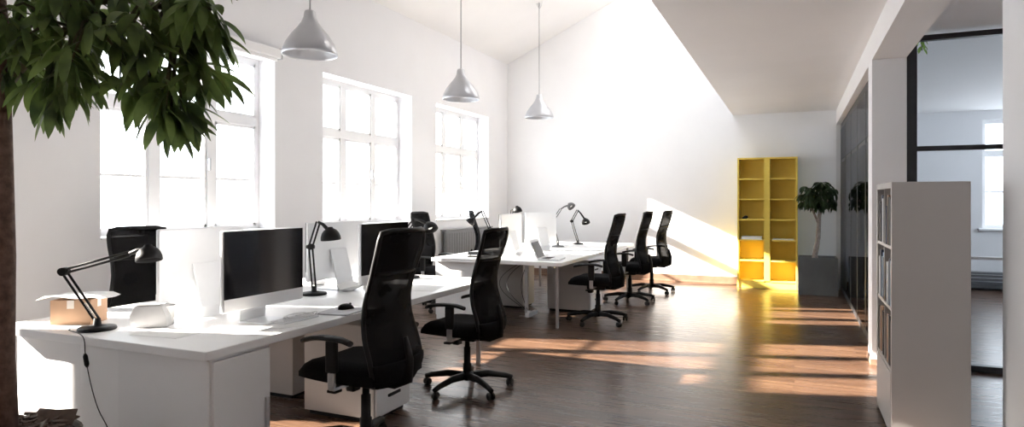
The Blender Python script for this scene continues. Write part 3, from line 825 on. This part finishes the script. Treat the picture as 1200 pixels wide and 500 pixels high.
# ------------------------------------------------------------------ yellow bookcase
bcx, bcy = -.40, 11.40
t = thing('bookcase', 'tall yellow bookcase with two columns of six open compartments', 'bookcase', (bcx, bcy, 0), 0)
W, DPT, H = .455, .15, 2.12
th = .028
def carc(bm):
    bx(bm, -W, -W+th, -DPT, DPT, 0, H, .002); bx(bm, W-th, W, -DPT, DPT, 0, H, .002)
    bx(bm, -W+th, W-th, -DPT, DPT, H-th, H, .002); bx(bm, -.045, .045, -DPT, DPT-.012, .12, H-th)
part('carcass', 'yellow', t, carc)
part('back_panel', 'yellow', t, lambda bm: bx(bm, -W+th, W-th, DPT-.012, DPT, .10, H-th))
part('plinth', 'yellow', t, lambda bm: bx(bm, -W+th, W-th, -DPT+.012, -DPT+.03, 0, .10))
zs = [.10 + k*(H-th-.10)/6 for k in range(7)]
for k in range(6):
    part('shelf', 'yellow', t, lambda bm, k=k: (bx(bm, -W+th, -.045, -DPT+.004, DPT-.012, zs[k], zs[k]+.024, .002), bx(bm, .045, W-th, -DPT+.004, DPT-.012, zs[k], zs[k]+.024, .002)))
for x, lab, n in ((-.24, 'white paper pile in left column of the yellow bookcase', 3), (.24, 'thin white paper pile in right column of the yellow bookcase', 1)):
    bm = bmesh.new()
    for i in range(n*2): bx(bm, -.16+.006*i % .02, .16-.004*i % .02, -.11, .10, .008*i, .008*i+.008)
    o = obj('paper_stack', bm, 'paper'); o.location = (bcx+x, bcy-.02, zs[2]+.024)
    tag(o, lab, 'paper')
o = crumple('small_pouch', 'small dark pouch in the third compartment of the yellow bookcase', 'pouch', (bcx-.34, bcy-.05, zs[3]+.024), .05, .05, .06, 21, 'black')

# ------------------------------------------------------------------ small tree in the dark planter
t = thing('potted_tree', 'small potted tree in square dark grey planter right of yellow bookcase', 'plant', (.33, 11.0, 0))
def sqpot(bm):
    a, h = .27, .56; w = .02
    bx(bm, -a, a, -a, -a+w, 0, h, .004); bx(bm, -a, a, a-w, a, 0, h, .004)
    bx(bm, -a, -a+w, -a+w, a-w, 0, h, .004); bx(bm, a-w, a, -a+w, a-w, 0, h, .004); bx(bm, -a+w, a-w, -a+w, a-w, 0, .03)
part('planter', 'pot_dark', t, sqpot)
part('soil', 'soil', t, lambda bm: bx(bm, -.25, .25, -.25, .25, .03, .52))
part('trunk', 'palebark', t, lambda bm: (tube(bm, [(-.03, 0, .5), (-.035, 0, .58), (.01, .0, .85), (.02, .01, 1.05), (.035, 0, 1.32)], [.055, .04, .034, .03, .026], 12),
      tube(bm, [(.02, 0, 1.05), (-.12, .05, 1.42)], .016, 8), tube(bm, [(.03, 0, 1.18), (.17, -.04, 1.5)], .015, 8), tube(bm, [(.03, 0, 1.2), (.05, .05, 1.65)], .015, 8)))
def crown(bm):
    rr = random.Random(4)
    for k in range(64):
        while True:
            q = Vector((rr.uniform(-1, 1), rr.uniform(-1, 1), rr.uniform(-.9, 1)))
            if .25 < q.length < 1: break
        c = Vector((.03 + q.x*.27, q.y*.25, 1.50 + q.z*.22))
        for j in range(7):
            a = rr.uniform(0, 2*PI); ln = rr.uniform(.12, .19)
            dv = Vector((math.cos(a)+q.x*.8, math.sin(a)+q.y*.8, rr.uniform(-.4, .5))).normalized()
            if c.x + max(0, dv.x)*ln > .30: dv.x = -abs(dv.x)
            leaf(bm, c, dv, ln, .040, 1.5, rr.uniform(-.5, .5), 4)
part('foliage', 'leaf2', t, crown)

# ------------------------------------------------------------------ white shelf unit with books (right foreground)
sx0, sx1, sy0, sy1, sh = .525, .915, 4.38, 5.12, 1.53
t = thing('shelf_unit', 'pale free-standing shelf unit at right, open side turned to the left', 'shelf', ((sx0+sx1)/2, (sy0+sy1)/2, 0))
w, l = (sx1-sx0)/2, (sy1-sy0)/2
part('side_panel', 'shelf', t, lambda bm: bx(bm, -w, w, -l, -l+.035, 0, sh, .003))
part('side_panel', 'shelf', t, lambda bm: bx(bm, -w, w, l-.035, l, 0, sh, .003))
part('top_panel', 'shelf', t, lambda bm: bx(bm, -w, w, -l+.035, l-.035, sh-.035, sh, .002))
part('back_panel', 'shelf', t, lambda bm: bx(bm, w-.012, w, -l+.035, l-.035, .04, sh-.035))
part('divider', 'shelf', t, lambda bm: bx(bm, -w+.004, w-.012, -.008, .008, .04, sh-.035))
szs = [.02, .40, .765, 1.13]
for k in range(4):
    part('shelf', 'shelf', t, lambda bm, k=k: (bx(bm, -w+.003, w-.012, -l+.035, -.008, szs[k], szs[k]+.018), bx(bm, -w+.003, w-.012, .008, l-.035, szs[k], szs[k]+.018)))
BC = [('navy_cloth', (.03, .05, .10)), ('charcoal_cloth', (.03, .03, .035)), ('pale_blue_card', (.22, .32, .42)), ('white_card', (.72, .72, .72)), ('tan_card', (.34, .20, .12)), ('black_card', (.02, .02, .02))]
BN = ['navy', 'charcoal', 'pale blue', 'white', 'tan', 'black']
for n, c in BC: M[n] = mat(n, c, .6, var=.06, scale=20)
SHN = ['bottom', 'second lowest', 'second highest', 'top']
rows = {3: [[1, 0, 5, 1, 4, 0], [5, 1, 3, 0, 1, 5]], 2: [[0, 2, 0, 2, 3, 0], [2, 0, 2, 2, 0, 3]], 1: [[4, 5, 1, 4], [1, 5, 4, 4, 5]]}
ORD = ['first', 'second', 'third', 'fourth', 'fifth', 'sixth', 'seventh', 'eighth', 'ninth', 'tenth', 'eleventh', 'twelfth']
rb_ = random.Random(11)
for k, cells in rows.items():
    cnt = 0
    for cell, lst in enumerate(cells):
        yy = (sy0+.037) if cell == 0 else ((sy0+sy1)/2+.010)
        for i, ci in enumerate(lst):
            tk = rb_.uniform(.042, .052); hh = rb_.uniform(.24, .31); dp = rb_.uniform(.20, .26)
            if k == 1: tk += .012
            x0_ = sx0+.006 + rb_.uniform(0, .008)
            b = thing('book', '%s book on %s level of the pale shelf, %s from front panel' % (BN[ci], SHN[k], ORD[cnt]), 'book', (x0_, yy, szs[k]+.018), 0, 'books in the pale shelf unit')
            cnt += 1
            def cover(bm, dp=dp, tk=tk, hh=hh):
                bx(bm, 0, dp, 0, .003, 0, hh); bx(bm, 0, dp, tk-.003, tk, 0, hh); bx(bm, 0, .004, .003, tk-.003, 0, hh)
            part('cover', BC[ci][0], b, cover)
            part('pages', 'paper', b, lambda bm, dp=dp, tk=tk, hh=hh: bx(bm, .004, dp-.005, .003, tk-.003, .004, hh-.004))
            yy += tk + .0015
part('door', 'shelf', bpy.data.objects['shelf_unit'], lambda bm: bx(bm, -w-.002, -w+.014, -l+.037, l-.037, .04, .397, .002))

# ------------------------------------------------------------------ big tree at the left
TD = 2.60
tb = at(1, 505, TD)
t = thing('potted_tree', 'large leafy potted tree at left edge in front of the near desk', 'tree', (tb.x, tb.y, 0))
B0 = Vector((tb.x, tb.y, 0))
def LT(p): return Vector(p) - B0
part('planter', 'pot_big', t, lambda bm: lathe(bm, [(0, 0), (.21, 0), (.225, .02), (.272, .45), (.276, .465), (.258, .465), (.25, .42), (0, .42)], 36))
part('soil', 'soil', t, lambda bm: lathe(bm, [(0, .42), (.245, .42), (.25, .455), (.15, .482), (0, .495)], 28))
def chips(bm):
    rr = random.Random(2)
    for k in range(240):
        a = rr.uniform(0, 2*PI); r = .25*math.sqrt(rr.uniform(.02, 1))
        m = Matrix.Translation((r*math.cos(a), r*math.sin(a), .495-.028*(r/.25)**2+rr.uniform(0, .022))) @ Matrix.Rotation(rr.uniform(0, 6), 4, 'Z') @ Matrix.Rotation(rr.uniform(-.5, .5), 4, 'X') @ Matrix.Rotation(rr.uniform(-.5, .5), 4, 'Y')
        s = rr.uniform(.6, 1.3)
        bx(bm, -.026*s, .026*s, -.011*s, .011*s, -.004, .004, .002, 1, mtx=m)
def slabs(bm):
    for (px_, py_, w_, h_, r_, tl) in ((.06, .17, .15, .05, .55, .9), (-.06, .19, .08, .035, .2, .7), (.14, .05, .06, .03, -.6, .8)):
        m = Matrix.Translation((px_, py_, .492)) @ Matrix.Rotation(r_, 4, 'Z') @ Matrix.Rotation(tl, 4, 'X')
        bx(bm, -w_/2, w_/2, -.02, h_, -.004, .004, .002, 1, mtx=m)
part('bark_slab', 'chip', t, slabs)
mu = part('bark_mulch', 'chip', t, chips); mu['kind'] = 'stuff'
trunk_pts = [LT(at(2, 505, TD)), LT(at(1, 420, TD)), LT(at(3, 300, TD)), LT(at(1, 200, TD)), LT(at(-1, 110, TD)), LT(at(0, 50, TD)), LT(at(-8, -60, TD))]
trunk_pts[0].z = .44
part('trunk', 'bark', t, lambda bm: tube(bm, trunk_pts, [.060, .047, .044, .042, .040, .036, .026], 14))
# branch ends (pixel, pixel, depth) where whorls of hanging leaves grow
CL = [(22, 62, 2.62), (45, 60, 2.50), (66, 72, 2.45), (84, 72, 2.40), (14, 84, 2.58), (40, 96, 2.55), (60, 106, 2.48), (78, 98, 2.45), (94, 82, 2.5), (94, 56, 2.55), (18, 30, 2.5), (55, 22, 2.42), (75, 40, 2.66),
      (108, 22, 2.5), (116, 30, 2.40), (138, 22, 2.62), (150, 48, 2.48), (138, 44, 2.52), (172, 62, 2.40), (160, 86, 2.45), (182, 82, 2.55), (195, 100, 2.42),
      (190, 45, 2.60), (180, 15, 2.45), (205, 25, 2.55), (215, 50, 2.45), (222, 8, 2.4), (212, 78, 2.52), (152, 102, 2.5), (90, -5, 2.45), (130, -15, 2.5), (30, -5, 2.6), (65, 5, 2.7),
      (194, 130, 2.44), (212, 128, 2.5), (200, 138, 2.47), (204, 106, 2.55), (172, 106, 2.5), (228, 72, 2.48), (240, 48, 2.5), (150, 22, 2.36), (34, 40, 2.36), (128, 26, 2.66),
      (0, 55, 2.42), (0, 15, 2.4), (105, 28, 2.7), (200, -20, 2.5), (240, -30, 2.5), (170, -25, 2.65), (60, -40, 2.5), (10, -40, 2.4), (-30, 20, 2.5), (-60, 60, 2.6), (-50, -30, 2.5), (-100, 20, 2.55), (130, -70, 2.5), (40, -90, 2.5), (-40, -100, 2.6),
      (230, 28, 2.5), (238, 80, 2.47), (243, 34, 2.52), (247, 12, 2.45), (236, -2, 2.45), (86, 50, 2.36), (155, 30, 2.36), (70, -15, 2.4), (150, -5, 2.42), (100, 5, 2.62), (210, -5, 2.5)]
OVER = [(-.5, -.5, 2.1), (-.25, -.7, 2.2), (.1, -.6, 2.15), (-.6, -.1, 2.2), (-.3, -.3, 2.5), (.2, .2, 2.6), (0, 0, 2.8), (-.2, .3, 2.6), (.4, -.3, 2.4), (-.5, .3, 2.3)]
def fol(bm):
    rr = random.Random(9)
    cs = [LT(at(u, v, d)) for (u, v, d) in CL] + [Vector((x, y, z)) for (x, y, z) in OVER]
    for c in cs:
        out = Vector((c.x, c.y, 0)).normalized() if Vector((c.x, c.y, 0)).length > .05 else Vector((1, 0, 0))
        for j in range(10):
            a = rr.uniform(0, 2*PI)
            dv = Vector((math.cos(a), math.sin(a), 0))*rr.uniform(.35, .9) + out*.35 + Vector((0, 0, rr.uniform(-1.0, .15)))
            leaf(bm, c + Vector((rr.uniform(-.03, .03), rr.uniform(-.03, .03), rr.uniform(-.03, .03))), dv, rr.uniform(.13, .205), rr.uniform(.034, .048), rr.uniform(.5, 1.7), rr.uniform(-.7, .7), 6)
part('foliage', 'leaf', t, fol)
def brs(bm):
    rr = random.Random(5)
    tops = [trunk_pts[4], trunk_pts[5], trunk_pts[5]*.5+trunk_pts[6]*.5, trunk_pts[6]]
    cs = [LT(at(u, v, d)) for (u, v, d) in CL] + [Vector((x, y, z)) for (x, y, z) in OVER]
    # main limbs
    limbs = [[tops[0], LT(at(60, 40, 2.55)), LT(at(110, 25, 2.5))], [tops[1], LT(at(70, 5, 2.5)), LT(at(150, 0, 2.5)), LT(at(210, 12, 2.5))], [tops[2], Vector((-.3, -.3, 2.3))], [tops[3], Vector((0, 0, 2.7))], [tops[1], LT(at(-60, 10, 2.55))]]
    anchors = []
    for lb in limbs:
        tube(bm, lb, [.02]+[.013]*(len(lb)-1), 8)
        for a, b in zip(lb, lb[1:]):
            for k in range(5): anchors.append(a+(b-a)*k/4)
    for c in cs:
        n = min(anchors, key=lambda q: (q-c).length)
        mid = (n+c)/2 + Vector((0, 0, .04))
        tube(bm, [n, mid, c], [.008, .006, .004], 6)
part('branches', 'twig', t, brs)

# ------------------------------------------------------------------ light
wd = bpy.data.worlds.new('daylight'); S.world = wd; wd.use_nodes = True
bg = wd.node_tree.nodes['Background']
bg.inputs['Color'].default_value = (0.90, 0.95, 1.0, 1); bg.inputs['Strength'].default_value = 5.4
sun = bpy.data.lights.new('sun', 'SUN'); sun.energy = 62.0; sun.angle = math.radians(0.9); sun.color = (1.0, 0.91, 0.80)
so = bpy.data.objects.new('sun', sun); C.objects.link(so)
az, el = math.radians(17), math.radians(23.8)
sd = Vector((math.cos(az)*math.cos(el), math.sin(az)*math.cos(el), -math.sin(el)))
so.rotation_euler = sd.to_track_quat('-Z', 'Y').to_euler(); so.location = (-12, -2, 8)

# ------------------------------------------------------------------ camera + view
cam = bpy.data.cameras.new('camera'); co = bpy.data.objects.new('camera', cam); C.objects.link(co)
cam.sensor_width = 36.0; cam.lens = FPX/1200*36.0; cam.shift_y = -(250-VH)/1200
cam.clip_start = 0.05
co.location = (0, 0, CAMH); co.rotation_euler = (PI/2, 0, AY)
S.camera = co
vs = S.view_settings
vs.view_transform = 'Standard'; vs.look = 'None'; vs.gamma = 1.0; vs.use_curve_mapping = False
vs.exposure = 0.2
